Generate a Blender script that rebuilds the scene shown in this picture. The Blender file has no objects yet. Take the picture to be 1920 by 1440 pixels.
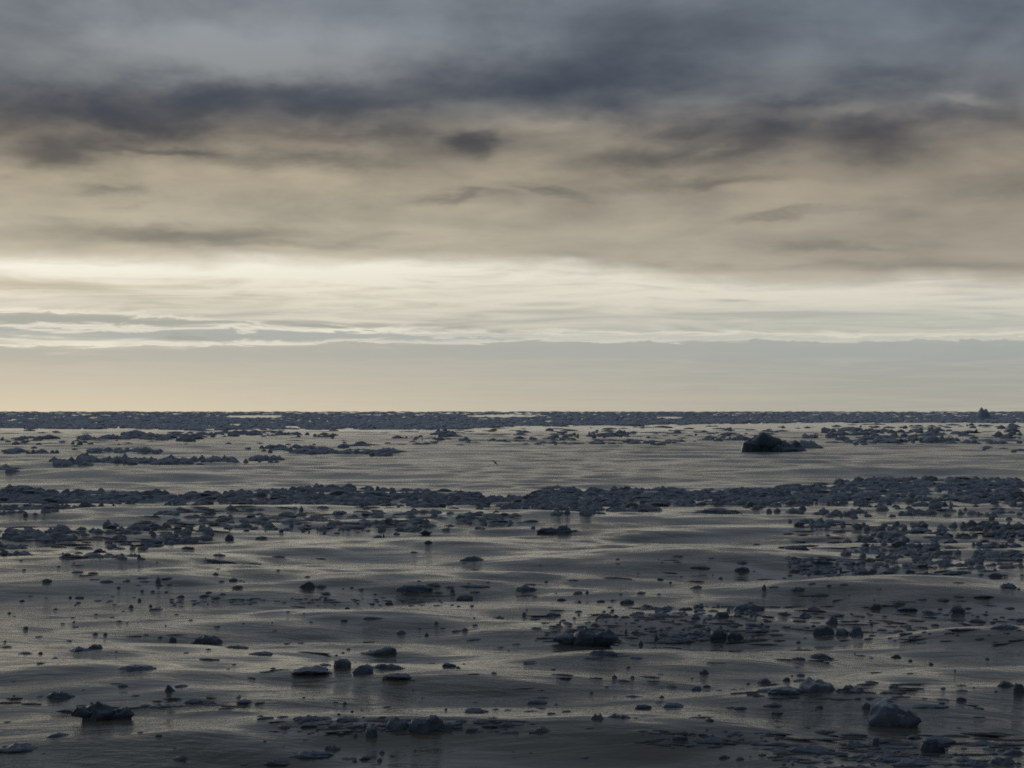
import bpy, math, random
import numpy as np
from mathutils import Vector, noise as mn

scene = bpy.context.scene
COL = scene.collection
R = math.radians

# ------------------------------------------------------------------ camera
CAM_Z = 15.0
W0, H0 = 1920.0, 1440.0
FPX = 720.0 / math.tan(R(11.0))            # focal length in photograph pixels
PITCH = math.atan((771.5 - 720.0) / FPX)   # horizon line a little below the middle
cam_d = bpy.data.cameras.new("camera")
cam_d.sensor_fit = 'HORIZONTAL'
cam_d.sensor_width = 36.0
cam_d.lens = 36.0 * FPX / W0
cam_d.clip_start = 0.5
cam_d.clip_end = 90000.0
cam = bpy.data.objects.new("camera", cam_d)
COL.objects.link(cam)
cam.location = (0, 0, CAM_Z)
cam.rotation_euler = (math.pi / 2 + PITCH, 0, 0)
scene.camera = cam

def pix_dir(x, y):
    """direction(s) in the world of a point of the photograph"""
    dx = (np.asarray(x, float) - 960.0) / FPX
    dy = (720.0 - np.asarray(y, float)) / FPX
    c, s = math.cos(PITCH), math.sin(PITCH)
    v = np.stack([dx, c - dy * s, s + dy * c], -1)
    return v / np.linalg.norm(v, axis=-1, keepdims=True)

def pix_ang(x, y):
    v = pix_dir(x, y)
    return math.degrees(math.atan2(v[0], v[1])), math.degrees(math.asin(v[2]))

def lin(r, g, b):
    f = lambda c: (c / 12.92 if c <= 0.04045 else ((c + 0.055) / 1.055) ** 2.4)
    return (f(r / 255.0), f(g / 255.0), f(b / 255.0), 1.0)

# ------------------------------------------------------------------ node helpers
class G:
    """tiny expression builder over shader nodes"""
    def __init__(self, tree):
        self.t = tree
    def new(self, typ, **kw):
        n = self.t.nodes.new(typ)
        for k, v in kw.items():
            setattr(n, k, v)
        return n
    def put(self, sock, v):
        if isinstance(v, bpy.types.NodeSocket):
            self.t.links.new(v, sock)
        elif v is not None:
            sock.default_value = v
    def m(self, op, a, b=None, c=None, clamp=False):
        n = self.new('ShaderNodeMath', operation=op, use_clamp=clamp)
        for i, v in enumerate((a, b, c)):
            self.put(n.inputs[i], v)
        return n.outputs[0]
    def vm(self, op, a, b=None, c=None, out=0):
        n = self.new('ShaderNodeVectorMath', operation=op)
        for i, v in enumerate((a, b, c)):
            self.put(n.inputs[i], v)
        return n.outputs[out]
    def smooth(self, x, lo, hi, a=0.0, b=1.0):
        n = self.new('ShaderNodeMapRange', interpolation_type='SMOOTHSTEP')
        self.put(n.inputs[0], x)
        for i, v in ((1, lo), (2, hi), (3, a), (4, b)):
            self.put(n.inputs[i], v)
        return n.outputs[0]
    def comb(self, x, y, z):
        n = self.new('ShaderNodeCombineXYZ')
        for i, v in enumerate((x, y, z)):
            self.put(n.inputs[i], v)
        return n.outputs[0]
    def noise(self, vec, scale, detail=4.0, rough=0.5, dist=0.0, out=0):
        n = self.new('ShaderNodeTexNoise')
        self.put(n.inputs['Vector'], vec)
        n.inputs['Scale'].default_value = scale
        n.inputs['Detail'].default_value = detail
        n.inputs['Roughness'].default_value = rough
        n.inputs['Distortion'].default_value = dist
        return n.outputs[out]
    def ramp(self, x, stops, interp='EASE'):
        n = self.new('ShaderNodeValToRGB')
        n.color_ramp.interpolation = interp
        e = n.color_ramp.elements
        while len(e) < len(stops):
            e.new(0.5)
        for el, (p, c) in zip(e, stops):
            el.position = p
            el.color = c
        self.put(n.inputs[0], x)
        return n.outputs[0]
    def mix(self, f, a, b, blend='MIX'):
        n = self.new('ShaderNodeMix', data_type='RGBA', blend_type=blend)
        self.put(n.inputs[0], f)
        self.put(n.inputs[6], a)
        self.put(n.inputs[7], b)
        return n.outputs[2]

# ------------------------------------------------------------------ sky
SUN_AZ, SUN_EL = -27.0, 7.0        # degrees; azimuth measured from the view direction, minus = towards the bright side
world = bpy.data.worlds.new("World")
scene.world = world
world.use_nodes = True
wt = world.node_tree
wt.nodes.clear()
g = G(wt)
tc = g.new('ShaderNodeTexCoord')
dirv = tc.outputs['Generated']
sep = g.new('ShaderNodeSeparateXYZ')
g.put(sep.inputs[0], dirv)
E = g.m('MULTIPLY', g.m('ARCSINE', sep.outputs[2]), 57.29578)
E = g.m('ABSOLUTE', E)
A = g.m('MULTIPLY', g.m('ARCTAN2', sep.outputs[0], sep.outputs[1]), 57.29578)
# a cylinder-like coordinate, finer towards the horizon, without a seam behind the camera
flat = g.vm('NORMALIZE', g.comb(sep.outputs[0], sep.outputs[1], 0.0))
lnE = g.m('LOGARITHM', g.m('ADD', E, 1.3), 2.71828)
cyl = g.vm('ADD', flat, g.comb(0.0, 0.0, g.m('MULTIPLY', lnE, 0.42)))
wn = g.noise(cyl, 9.0, 5.0, 0.58, out=1)
wn = g.vm('SUBTRACT', wn, (0.5, 0.5, 0.5))
amp = g.smooth(E, 0.0, 9.0, 0.22, 1.0)
warp = g.vm('SCALE', g.vm('MULTIPLY', wn, (7.0, 3.3, 0.0)))
warp.node.inputs[3].default_value = 1.0
g.put(warp.node.inputs[3], amp)
AE = g.vm('ADD', g.comb(A, E, 0.0), warp)
sAE = g.new('ShaderNodeSeparateXYZ')
g.put(sAE.inputs[0], AE)
Aw, Ew = sAE.outputs[0], sAE.outputs[1]

def blobs(vec, items):
    """sum of soft elliptical cloud patches, given by where they stand in the sky"""
    acc = None
    for (x, y, sx, sy, a) in items:
        ca, ce = pix_ang(x, y)
        kx, ky = 1.0 / (sx * 0.01547), 1.0 / (sy * 0.01547)
        v = g.vm('MULTIPLY_ADD', vec, (kx, ky, 0.0), (-ca * kx, -ce * ky, 0.0))
        d = g.vm('DOT_PRODUCT', v, v, out=1)
        e = g.m('POWER', 0.36788, d)
        acc = g.m('MULTIPLY', e, a) if acc is None else g.m('MULTIPLY_ADD', e, a, acc)
    return acc

upper = blobs(AE, [
    (150, 185, 300, 50, .72), (520, 178, 260, 34, .5), (820, 150, 230, 42, .42), (1120, 150, 240, 60, .5),
    (230, 222, 240, 26, .4), (60, 262, 160, 22, .55), (885, 274, 66, 28, .85), (560, 292, 160, 20, .6), (690, 243, 90, 14, .4), (330, 275, 120, 9, .5),
    (1255, 240, 76, 24, .62), (1230, 285, 100, 22, .6), (1385, 275, 90, 44, .5), (1470, 212, 130, 16, .45),
    (1690, 268, 170, 30, .48), (1860, 235, 140, 26, .45), (1500, 300, 500, 30, .22), (1650, 155, 120, 20, .35), (1115, 215, 70, 22, .5),
    (340, 432, 220, 22, 1.0), (225, 357, 60, 11, .5), (830, 385, 100, 10, .55), (95, 300, 80, 24, .75),
    (1500, 410, 120, 7, .6), (1350, 342, 180, 11, .5), (1560, 462, 140, 8, .5), (1040, 365, 90, 8, .5), (1250, 500, 260, 8, .35), (560, 460, 200, 8, .35), (1750, 500, 260, 16, .4),
    (1860, 350, 120, 34, .45), (1500, 40, 500, 60, .25),
    (470, 85, 240, 38, -.8), (1840, 192, 80, 11, -.6), (1000, 235, 90, 14, -.35), (1600, 230, 90, 14, -.25), (1290, 285, 30, 9, -.4),
])
n_big = g.noise(cyl, 6.5, 5.0, 0.55, 0.8)
n_fb = g.noise(g.vm('MULTIPLY', cyl, (1.0, 1.0, 0.85)), 13.0, 4.0, 0.5, 0.3)
n_st = g.noise(g.vm('MULTIPLY', cyl, (1.0, 1.0, 1.7)), 17.0, 5.0, 0.55, 0.3)
mask = g.m('MULTIPLY_ADD', g.m('SUBTRACT', n_fb, 0.5), 1.5, g.m('ADD', upper, g.smooth(E, 7.2, 9.6, 0.28, 0.42)))
mask = g.m('MULTIPLY_ADD', g.m('SUBTRACT', n_big, 0.5), 0.9, mask)
mask = g.m('MULTIPLY_ADD', g.m('SUBTRACT', n_st, 0.5), 0.75, mask)
mask = g.smooth(mask, -0.48, 1.46)
e_n = g.m('DIVIDE', E, 90.0, clamp=True)
P = lambda y: max(0.0, (771.5 - y) * 0.01547) / 90.0
side = g.smooth(A, -15.0, 16.0)
light_l = g.ramp(e_n, [(P(560), lin(220, 211, 188)), (P(440), lin(204, 195, 173)), (P(330), lin(191, 180, 156)), (P(245), lin(176, 165, 145)),
                       (P(185), lin(141, 143, 143)), (P(60), lin(150, 156, 161)), (0.3, lin(122, 131, 140)), (1.0, lin(118, 125, 134))], 'LINEAR')
light_r = g.ramp(e_n, [(P(560), lin(186, 178, 163)), (P(440), lin(175, 166, 150)), (P(330), lin(172, 161, 143)), (P(245), lin(154, 147, 137)),
                       (P(185), lin(132, 135, 137)), (P(60), lin(128, 137, 148)), (0.3, lin(120, 127, 137)), (1.0, lin(114, 121, 131))], 'LINEAR')
dark_c = g.ramp(e_n, [(P(560), lin(144, 138, 126)), (P(440), lin(128, 124, 115)), (P(330), lin(104, 100, 95)), (P(262), lin(70, 71, 77)),
                      (P(215), lin(64, 70, 82)), (P(160), lin(62, 70, 84)), (P(60), lin(74, 82, 93)), (0.3, lin(76, 83, 93)), (1.0, lin(74, 81, 91))], 'LINEAR')
deck = g.mix(mask, g.mix(side, light_l, light_r), dark_c)
# the clearing below the cloud deck
streak = g.noise(g.vm('MULTIPLY', cyl, (1.0, 1.0, 2.6)), 10.0, 6.0, 0.6, 1.6)
AE2 = g.comb(g.m('MULTIPLY_ADD', Aw, 0.6, g.m('MULTIPLY', A, 0.4)), g.m('MULTIPLY_ADD', Ew, 0.7, g.m('MULTIPLY', E, 0.3)), 0.0)
low = blobs(AE2, [
    (130, 609, 300, 12, 1.1), (110, 540, 230, 14, .75), (430, 630, 190, 8, .9), (945, 626, 70, 6, 1.0), (1370, 562, 40, 7, .6),
    (700, 614, 160, 6, .5), (1300, 630, 150, 5, .6), (1720, 640, 180, 5, .7), (1060, 585, 160, 7, .3), (1600, 595, 320, 16, .35), (700, 575, 150, 8, .25),
    (700, 508, 150, 14, -.5), (60, 655, 280, 5, -.9), (560, 646, 300, 4, -.8), (1000, 641, 180, 4, -.7), (250, 503, 320, 10, -.6), (500, 520, 260, 6, -.3), (1500, 552, 400, 8, -.4), (640, 603, 140, 3, -.5), (60, 592, 200, 4, -.4)])
lowm = g.smooth(g.m('MULTIPLY_ADD', g.m('SUBTRACT', streak, 0.44), 2.5, g.m('ADD', low, g.smooth(E, 3.1, 2.0, 0.0, 0.26))), -0.25, 1.15)
bright_l = g.ramp(e_n, [(P(660), lin(236, 229, 211)), (P(610), lin(216, 210, 193)), (P(560), lin(228, 221, 203)), (P(500), lin(248, 243, 228))], 'LINEAR')
bright_r = g.ramp(e_n, [(P(660), lin(206, 203, 190)), (P(610), lin(201, 199, 187)), (P(555), lin(219, 214, 199)), (P(490), lin(220, 214, 198))], 'LINEAR')
grey_l = g.ramp(e_n, [(P(640), lin(160, 162, 154)), (P(590), lin(170, 168, 156)), (P(540), lin(196, 187, 166))], 'LINEAR')
grey = g.mix(side, grey_l, lin(178, 180, 171))
clear = g.mix(lowm, g.mix(side, bright_l, bright_r), grey)
strip_l = g.ramp(e_n, [(0.0, lin(215, 203, 178)), (P(730), lin(203, 194, 174)), (P(690), lin(192, 186, 171)), (P(650), lin(180, 178, 168))], 'LINEAR')
strip_r = g.ramp(e_n, [(0.0, lin(168, 166, 155)), (P(730), lin(164, 164, 155)), (P(690), lin(162, 165, 159)), (P(650), lin(162, 168, 165))], 'LINEAR')
strip = g.mix(g.smooth(A, -16.0, 15.0), strip_l, strip_r)
strip = g.mix(g.m('MULTIPLY', g.smooth(streak, 0.35, 0.8), 0.22), strip, lin(212, 203, 184))
edge_lo = g.m('MULTIPLY_ADD', g.m('SUBTRACT', g.noise(g.vm('MULTIPLY', cyl, (1.0, 1.0, 0.9)), 15.0, 6.0, 0.62, 0.9), 0.5), 1.05, g.smooth(A, -15.0, 4.0, 1.70, 1.99))
clear = g.mix(g.smooth(g.m('SUBTRACT', E, edge_lo), -0.14, 0.22), strip, clear)
wob = g.m('SUBTRACT', g.noise(g.vm('MULTIPLY', cyl, (1.0, 1.0, 1.4)), 24.0, 6.0, 0.62, 1.2), 0.5)
def bank(top_l, top_r, a0, a1, thick, col, amt, base):
    top = g.m('MULTIPLY_ADD', wob, 0.66, g.smooth(A, a0, a1, top_l, top_r))
    d = g.m('SUBTRACT', top, E)
    body = g.m('MULTIPLY', g.smooth(d, -0.015, 0.05), g.smooth(d, thick * 0.55, thick, 1.0, 0.0))
    rim = g.m('MULTIPLY', g.smooth(d, -0.16, -0.02), g.smooth(d, -0.02, 0.03, 1.0, 0.0))
    base = g.mix(g.m('MULTIPLY', rim, 0.55), base, g.mix(side, lin(244, 237, 220), lin(216, 211, 196)))
    return g.mix(g.m('MULTIPLY', body, g.m('MULTIPLY', g.smooth(streak, 0.30, 0.55, 0.45, 1.0), g.m('MULTIPLY', g.smooth(A, -2.0, 14.0, 1.0, 0.55), amt))), base, col)
clear = bank(2.80, 2.18, -14.0, -1.0, 0.62, lin(170, 172, 165), 0.72, clear)
clear = bank(2.36, 2.12, -9.0, 2.0, 0.30, lin(174, 177, 171), 0.62, clear)
clear = bank(2.30, 2.14, -4.0, 15.0, 0.22, lin(172, 178, 175), 0.55, clear)
clear = bank(1.86, 2.02, -15.0, 4.0, 0.60, g.mix(side, lin(180, 178, 168), lin(163, 168, 164)), 0.85, clear)
edge_hi = g.smooth(A, -4.0, 16.0, 4.25, 3.45)
edge_hi = g.m('MULTIPLY_ADD', g.m('SUBTRACT', n_fb, 0.5), 1.1, edge_hi)
edge_hi = g.m('MULTIPLY_ADD', g.m('SUBTRACT', n_big, 0.5), 1.0, edge_hi)
skyc = g.mix(g.smooth(g.m('SUBTRACT', E, edge_hi), -0.25, 0.42), clear, deck)
# the overcast is brightest around the hidden sun and dims away from it
away = g.vm('DOT_PRODUCT', flat, (math.sin(R(SUN_AZ)), math.cos(R(SUN_AZ)), 0.0), out=1)
dim = g.smooth(away, -0.9, 0.72, 0.42, 1.0)
skyc = g.mix(1.0, skyc, g.comb(dim, dim, dim), 'MULTIPLY')
bg_cloud = g.new('ShaderNodeBackground')
g.put(bg_cloud.inputs[0], skyc)
bg_cloud.inputs[1].default_value = 1.0
nish = g.new('ShaderNodeTexSky', sky_type='NISHITA')
nish.sun_disc = False
nish.sun_elevation = R(SUN_EL)
nish.sun_rotation = R(SUN_AZ)
bg_sky = g.new('ShaderNodeBackground')
g.put(bg_sky.inputs[0], nish.outputs[0])
bg_sky.inputs[1].default_value = 0.05
msh = g.new('ShaderNodeMixShader')
g.put(msh.inputs[0], 0.985)
wt.links.new(bg_sky.outputs[0], msh.inputs[1])
wt.links.new(bg_cloud.outputs[0], msh.inputs[2])
wo = g.new('ShaderNodeOutputWorld')
wt.links.new(msh.outputs[0], wo.inputs[0])
world.cycles.sampling_method = 'MANUAL'
world.cycles.sample_map_resolution = 1024

sun_d = bpy.data.lights.new("sun", 'SUN')
sun_d.energy = 0.5
sun_d.angle = R(14.0)
sun_d.color = (1.0, 0.90, 0.74)
sun = bpy.data.objects.new("sun", sun_d)
COL.objects.link(sun)
sd = Vector((math.sin(R(SUN_AZ)) * math.cos(R(SUN_EL)), math.cos(R(SUN_AZ)) * math.cos(R(SUN_EL)), math.sin(R(SUN_EL))))
sun.rotation_euler = sd.to_track_quat('Z', 'Y').to_euler()

vs = scene.view_settings
vs.view_transform = 'Standard'
vs.look = 'None'
vs.exposure = 0.0
vs.gamma = 1.0
vs.use_curve_mapping = False
scene.display_settings.display_device = 'sRGB'
scene.cycles.use_denoising = False
scene.cycles.sample_clamp_direct = 3.0
scene.cycles.sample_clamp_indirect = 2.0
scene.cycles.max_bounces = 4
scene.cycles.diffuse_bounces = 2
scene.cycles.glossy_bounces = 3
scene.cycles.filter_width = 1.8

# ------------------------------------------------------------------ the sea
WAVES = []      # amplitude, wavelength, heading (degrees off the view axis), phase, group length
for a, L, h, ph, gl in [
    (.34, 92.0, -7, .6, 700), (.33, 55.0, 15, 2.1, 330), (.28, 38.0, -24, 4.0, 260), (.22, 27.0, 17, 1.0, 190),
    (.165, 18.5, -27, 5.2, 120), (.125, 12.5, 33, .3, 90), (.086, 9.3, -30, 2.7, 70), (.064, 7.1, 18, 1.9, 50), (.043, 5.3, -24, 3.3, 40), (.031, 4.1, 41, 0.4, 31), (.021, 3.1, 3, 5.0, 26)]:
    WAVES.append((a, 2 * math.pi / L, R(h), ph, 2 * math.pi / gl))
HUMPS = []      # local swells: x, y, half width across, half length along, heading, height

def hump(x, y, wpx, half, turn, a):
    d = pix_dir(x, y); t = CAM_Z / -d[2]
    HUMPS.append((d[0] * t, d[1] * t, wpx / FPX * t, half, R(turn), a))
for hh in [(270, 1056, 240, 11, 0, .62), (1720, 1108, 260, 11, 6, .60), (1860, 1192, 190, 8, 4, .50), (720, 1386, 360, 5.5, -5, .42), (1190, 1384, 280, 5.5, 4, .38),
           (480, 1160, 420, 9, -6, .42), (1220, 1236, 300, 8, 3, .36), (180, 1278, 300, 7, -7, .42), (860, 1292, 260, 6, -5, .30), (1750, 884, 330, 34, 4, 1.0),
           (130, 893, 190, 34, 0, .9), (820, 850, 330, 45, 0, .8), (850, 1030, 320, 12, 0, .42), (1320, 1052, 300, 12, 5, .36), (1640, 1330, 240, 6, 3, .32), (350, 1395, 220, 5, -6, .3)]:
    hump(*hh)

def sea_z(x, y):
    x = np.asarray(x, float); y = np.asarray(y, float)
    z = np.zeros(np.broadcast(x, y).shape)
    rr = np.hypot(x, y)
    for i, (a, k, h, ph, gk) in enumerate(WAVES):
        u = x * math.sin(h) + y * math.cos(h)
        v = x * math.cos(h) - y * math.sin(h)
        grp = 0.62 + 0.38 * np.sin(gk * (v + 0.6 * u) + 1.7 * i)
        p = k * u + ph + 0.9 * np.sin(0.31 * k * v + 2.3 * i)
        s = np.sin(p)
        z = z + a * grp * (s + 0.16 * np.cos(2 * p)) / (1 + (rr * .0125 * k / 6.2832) ** 4)   # slush further out damps the short waves
    for (hx, hy, sw, sl, h, a) in HUMPS:
        c, s_ = math.cos(h), math.sin(h)
        dx, dy = x - hx, y - hy
        u = (dx * c + dy * s_) / sw
        v = (-dx * s_ + dy * c) / sl
        z = z + 1.25 * a * np.exp(-u * u) * np.exp(-v * v) * (1 - 0.9 * v * v)
    return z

def to_sea(px, py, it=14):
    """where the line of sight through a photograph point meets the water"""
    d = pix_dir(px, np.maximum(py, 772.3))
    dz = np.minimum(d[..., 2], -2e-4)
    z = np.zeros(dz.shape)
    for _ in range(it):
        t = (CAM_Z - z) / -dz
        x, y = d[..., 0] * t, d[..., 1] * t
        z = 0.5 * z + 0.5 * sea_z(x, y)
    t = (CAM_Z - z) / -dz
    x, y = d[..., 0] * t, d[..., 1] * t
    return x, y, sea_z(x, y), t

def new_mesh(name, verts, faces, smooth=True):
    me = bpy.data.meshes.new(name)
    verts = np.asarray(verts, np.float32); faces = np.asarray(faces, np.int32)
    n = faces.shape[1]
    me.vertices.add(len(verts)); me.vertices.foreach_set('co', verts.ravel())
    me.loops.add(faces.size); me.loops.foreach_set('vertex_index', faces.ravel())
    me.polygons.add(len(faces)); me.polygons.foreach_set('loop_start', np.arange(0, faces.size, n, dtype=np.int32))
    me.polygons.foreach_set('use_smooth', np.full(len(faces), smooth))
    me.update(calc_edges=True)
    return me

ang = np.concatenate([np.arange(-180, -40, 4.0), np.arange(-40, -19, 0.5), np.arange(-19, 19, 0.062), np.arange(19, 40, 0.5), np.arange(40, 180.1, 4.0)])
rad = [3.0]
while rad[-1] < 60000:
    r = rad[-1]
    rad.append(r * (1.12 if r < 60 else 1.0042 if r < 420 else 1.0062 if r < 1500 else 1.02 if r < 5000 else 1.2))
rad = np.array(rad)
AA, RR = np.meshgrid(np.radians(ang), rad)
X, Y = RR * np.sin(AA), RR * np.cos(AA)
Z = sea_z(X, Y) * np.clip((9000 - RR) / 5000, 0, 1)
nr, na = X.shape
idx = np.arange(nr * na).reshape(nr, na)
quads = np.stack([idx[:-1, :-1], idx[:-1, 1:], idx[1:, 1:], idx[1:, :-1]], -1).reshape(-1, 4)[:, ::-1]
sea = bpy.data.objects.new("sea", new_mesh("sea", np.stack([X, Y, Z], -1).reshape(-1, 3), quads))
COL.objects.link(sea)
sea["kind"] = "structure"

def material(name):
    m = bpy.data.materials.new(name)
    m.use_nodes = True
    m.node_tree.nodes.clear()
    gg = G(m.node_tree)
    out = gg.new('ShaderNodeOutputMaterial')
    bs = gg.new('ShaderNodeBsdfPrincipled')
    m.node_tree.links.new(bs.outputs[0], out.inputs[0])
    return m, gg, bs

m_sea, q, bs = material("grease_ice_water")
pos = q.new('ShaderNodeNewGeometry').outputs['Position']
big = q.noise(q.vm('MULTIPLY', pos, (0.010, 0.034, 0.0)), 1.0, 5.0, 0.55, 0.6)
open_w = q.smooth(big, 0.56, 0.66)                      # open leads between sheets of slush
mid = q.noise(q.vm('MULTIPLY', pos, (0.05, 0.20, 0.0)), 1.0, 6.0, 0.58, 0.7)
fine = q.noise(q.vm('MULTIPLY', pos, (0.20, 0.62, 0.0)), 1.0, 4.0, 0.6, 0.5)
rot = q.new('ShaderNodeVectorRotate', rotation_type='Z_AXIS')
q.put(rot.inputs['Vector'], pos)
rot.inputs['Angle'].default_value = R(14)
rip = q.noise(q.vm('MULTIPLY', rot.outputs[0], (0.30, 1.1, 0.0)), 1.0, 4.0, 0.6, 0.8)
sy = q.new('ShaderNodeSeparateXYZ')
q.put(sy.inputs[0], pos)
sheet = q.smooth(q.m('MULTIPLY_ADD', mid, 220.0, sy.outputs[1]), 390.0, 560.0)      # the unbroken sheet of grease ice beyond the brash band
far_open = q.smooth(sy.outputs[1], 800.0, 1700.0)
sheet = q.m('MULTIPLY', sheet, q.m('SUBTRACT', 1.0, far_open))
slush = q.mix(q.smooth(mid, 0.35, 0.7), (0.115, 0.113, 0.100, 1), (0.195, 0.188, 0.164, 1))
slush = q.mix(sheet, slush, (0.27, 0.262, 0.232, 1))
open_w = q.m('MULTIPLY', open_w, q.m('MULTIPLY_ADD', sheet, -0.8, 1.0))
q.put(bs.inputs['Base Color'], q.mix(open_w, slush, (0.006, 0.009, 0.012, 1)))
rough = q.m('MULTIPLY_ADD', mid, 0.13, 0.06)
rough = q.m('MULTIPLY_ADD', open_w, -0.09, rough, clamp=True)
rough = q.m('MULTIPLY_ADD', sheet, 0.06, rough, clamp=True)
q.put(bs.inputs['Roughness'], rough)
bs.inputs['IOR'].default_value = 1.31
q.put(bs.inputs['Specular IOR Level'], q.m('MULTIPLY_ADD', sheet, -0.10, 0.5))
bump = q.new('ShaderNodeBump')
bump.inputs['Strength'].default_value = 0.42
bump.inputs['Distance'].default_value = 0.16
hgt = q.m('MULTIPLY_ADD', mid, 2.0, fine)
patch = q.smooth(q.noise(q.vm('MULTIPLY', pos, (0.035, 0.07, 0.0)), 1.0, 4.0, 0.6, 1.0), 0.38, 0.66, 0.15, 1.7)   # breeze ruffles some patches only
rip2 = q.noise(q.vm('MULTIPLY', rot.outputs[0], (0.9, 2.1, 0.0)), 1.0, 3.0, 0.6, 0.6)
q.put(bump.inputs['Height'], q.m('MULTIPLY_ADD', q.m('MULTIPLY_ADD', rip2, 0.5, rip), patch, hgt))
q.put(bs.inputs['Normal'], bump.outputs[0])
sea.data.materials.append(m_sea)

# ------------------------------------------------------------------ ice materials
def ice_material(name, c0, c1, skylit, skylit_amt, rough=0.42):
    m, q, bs = material(name)
    tcn = q.new('ShaderNodeTexCoord').outputs['Object']
    rnd = q.new('ShaderNodeObjectInfo').outputs['Random']
    n1 = q.noise(tcn, 1.6, 5.0, 0.6)
    col = q.mix(q.smooth(n1, 0.3, 0.72), c0, c1)
    nz = q.new('ShaderNodeSeparateXYZ')
    q.put(nz.inputs[0], q.new('ShaderNodeNewGeometry').outputs['Normal'])
    up = q.m('MULTIPLY', q.smooth(q.m('MULTIPLY_ADD', n1, 0.5, nz.outputs[2]), 0.75, 1.2), skylit_amt)
    col = q.mix(up, col, skylit)  # skylight on upward faces, put into the colour as a lighter tone
    k = q.m('MULTIPLY_ADD', rnd, 0.5, 0.75)
    col = q.mix(1.0, col, q.comb(k, k, k), 'MULTIPLY')
    q.put(bs.inputs['Base Color'], col)
    bs.inputs['Roughness'].default_value = rough
    bs.inputs['IOR'].default_value = 1.31
    bs.inputs['Specular IOR Level'].default_value = 0.3
    b = q.new('ShaderNodeBump')
    b.inputs['Strength'].default_value = 0.6
    b.inputs['Distance'].default_value = 0.10
    q.put(b.inputs['Height'], q.noise(tcn, 5.0, 5.0, 0.65))
    q.put(bs.inputs['Normal'], b.outputs[0])
    return m

M_DARK = ice_material("wet_dark_ice", (0.085, 0.118, 0.175, 1), (0.15, 0.195, 0.27, 1), (0.22, 0.27, 0.34, 1), 0.6, 0.55)
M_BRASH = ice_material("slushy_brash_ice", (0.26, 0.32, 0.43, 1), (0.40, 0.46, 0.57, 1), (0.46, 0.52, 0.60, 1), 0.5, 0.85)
M_PACK = ice_material("haze_pale_pack_ice", (0.36, 0.43, 0.54, 1), (0.46, 0.53, 0.64, 1), (0.52, 0.57, 0.65, 1), 0.5, 0.9)  # slight haze over the far pack is put into this paler colour
M_SLUSH = ice_material("dark_slush", (0.05, 0.062, 0.08, 1), (0.10, 0.115, 0.135, 1), (0.12, 0.13, 0.15, 1), 0.4, 0.5)
M_PALE = ice_material("skylit_top_ice", (0.10, 0.135, 0.19, 1), (0.17, 0.21, 0.27, 1), (0.48, 0.53, 0.60, 1), 0.95, 0.85)  # dark sides, with strong skylight on the tops painted into the colour
M_BERG = ice_material("clear_black_ice", (0.045, 0.07, 0.105, 1), (0.085, 0.125, 0.175, 1), (0.20, 0.25, 0.32, 1), 0.7)

# ------------------------------------------------------------------ ice shapes
import bmesh
ICO = {}
def ico(sub):
    if sub not in ICO:
        b = bmesh.new()
        bmesh.ops.create_icosphere(b, subdivisions=sub, radius=1.0)
        v = np.array([x.co[:] for x in b.verts]); f = np.array([[y.index for y in x.verts] for x in b.faces])
        b.free()
        ICO[sub] = (v / np.linalg.norm(v, axis=1, keepdims=True), f)
    return ICO[sub]

def vnoise(v, s, off):
    return np.array([mn.noise(Vector((p[0] * s + off, p[1] * s - off, p[2] * s + 2 * off))) for p in v])

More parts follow.
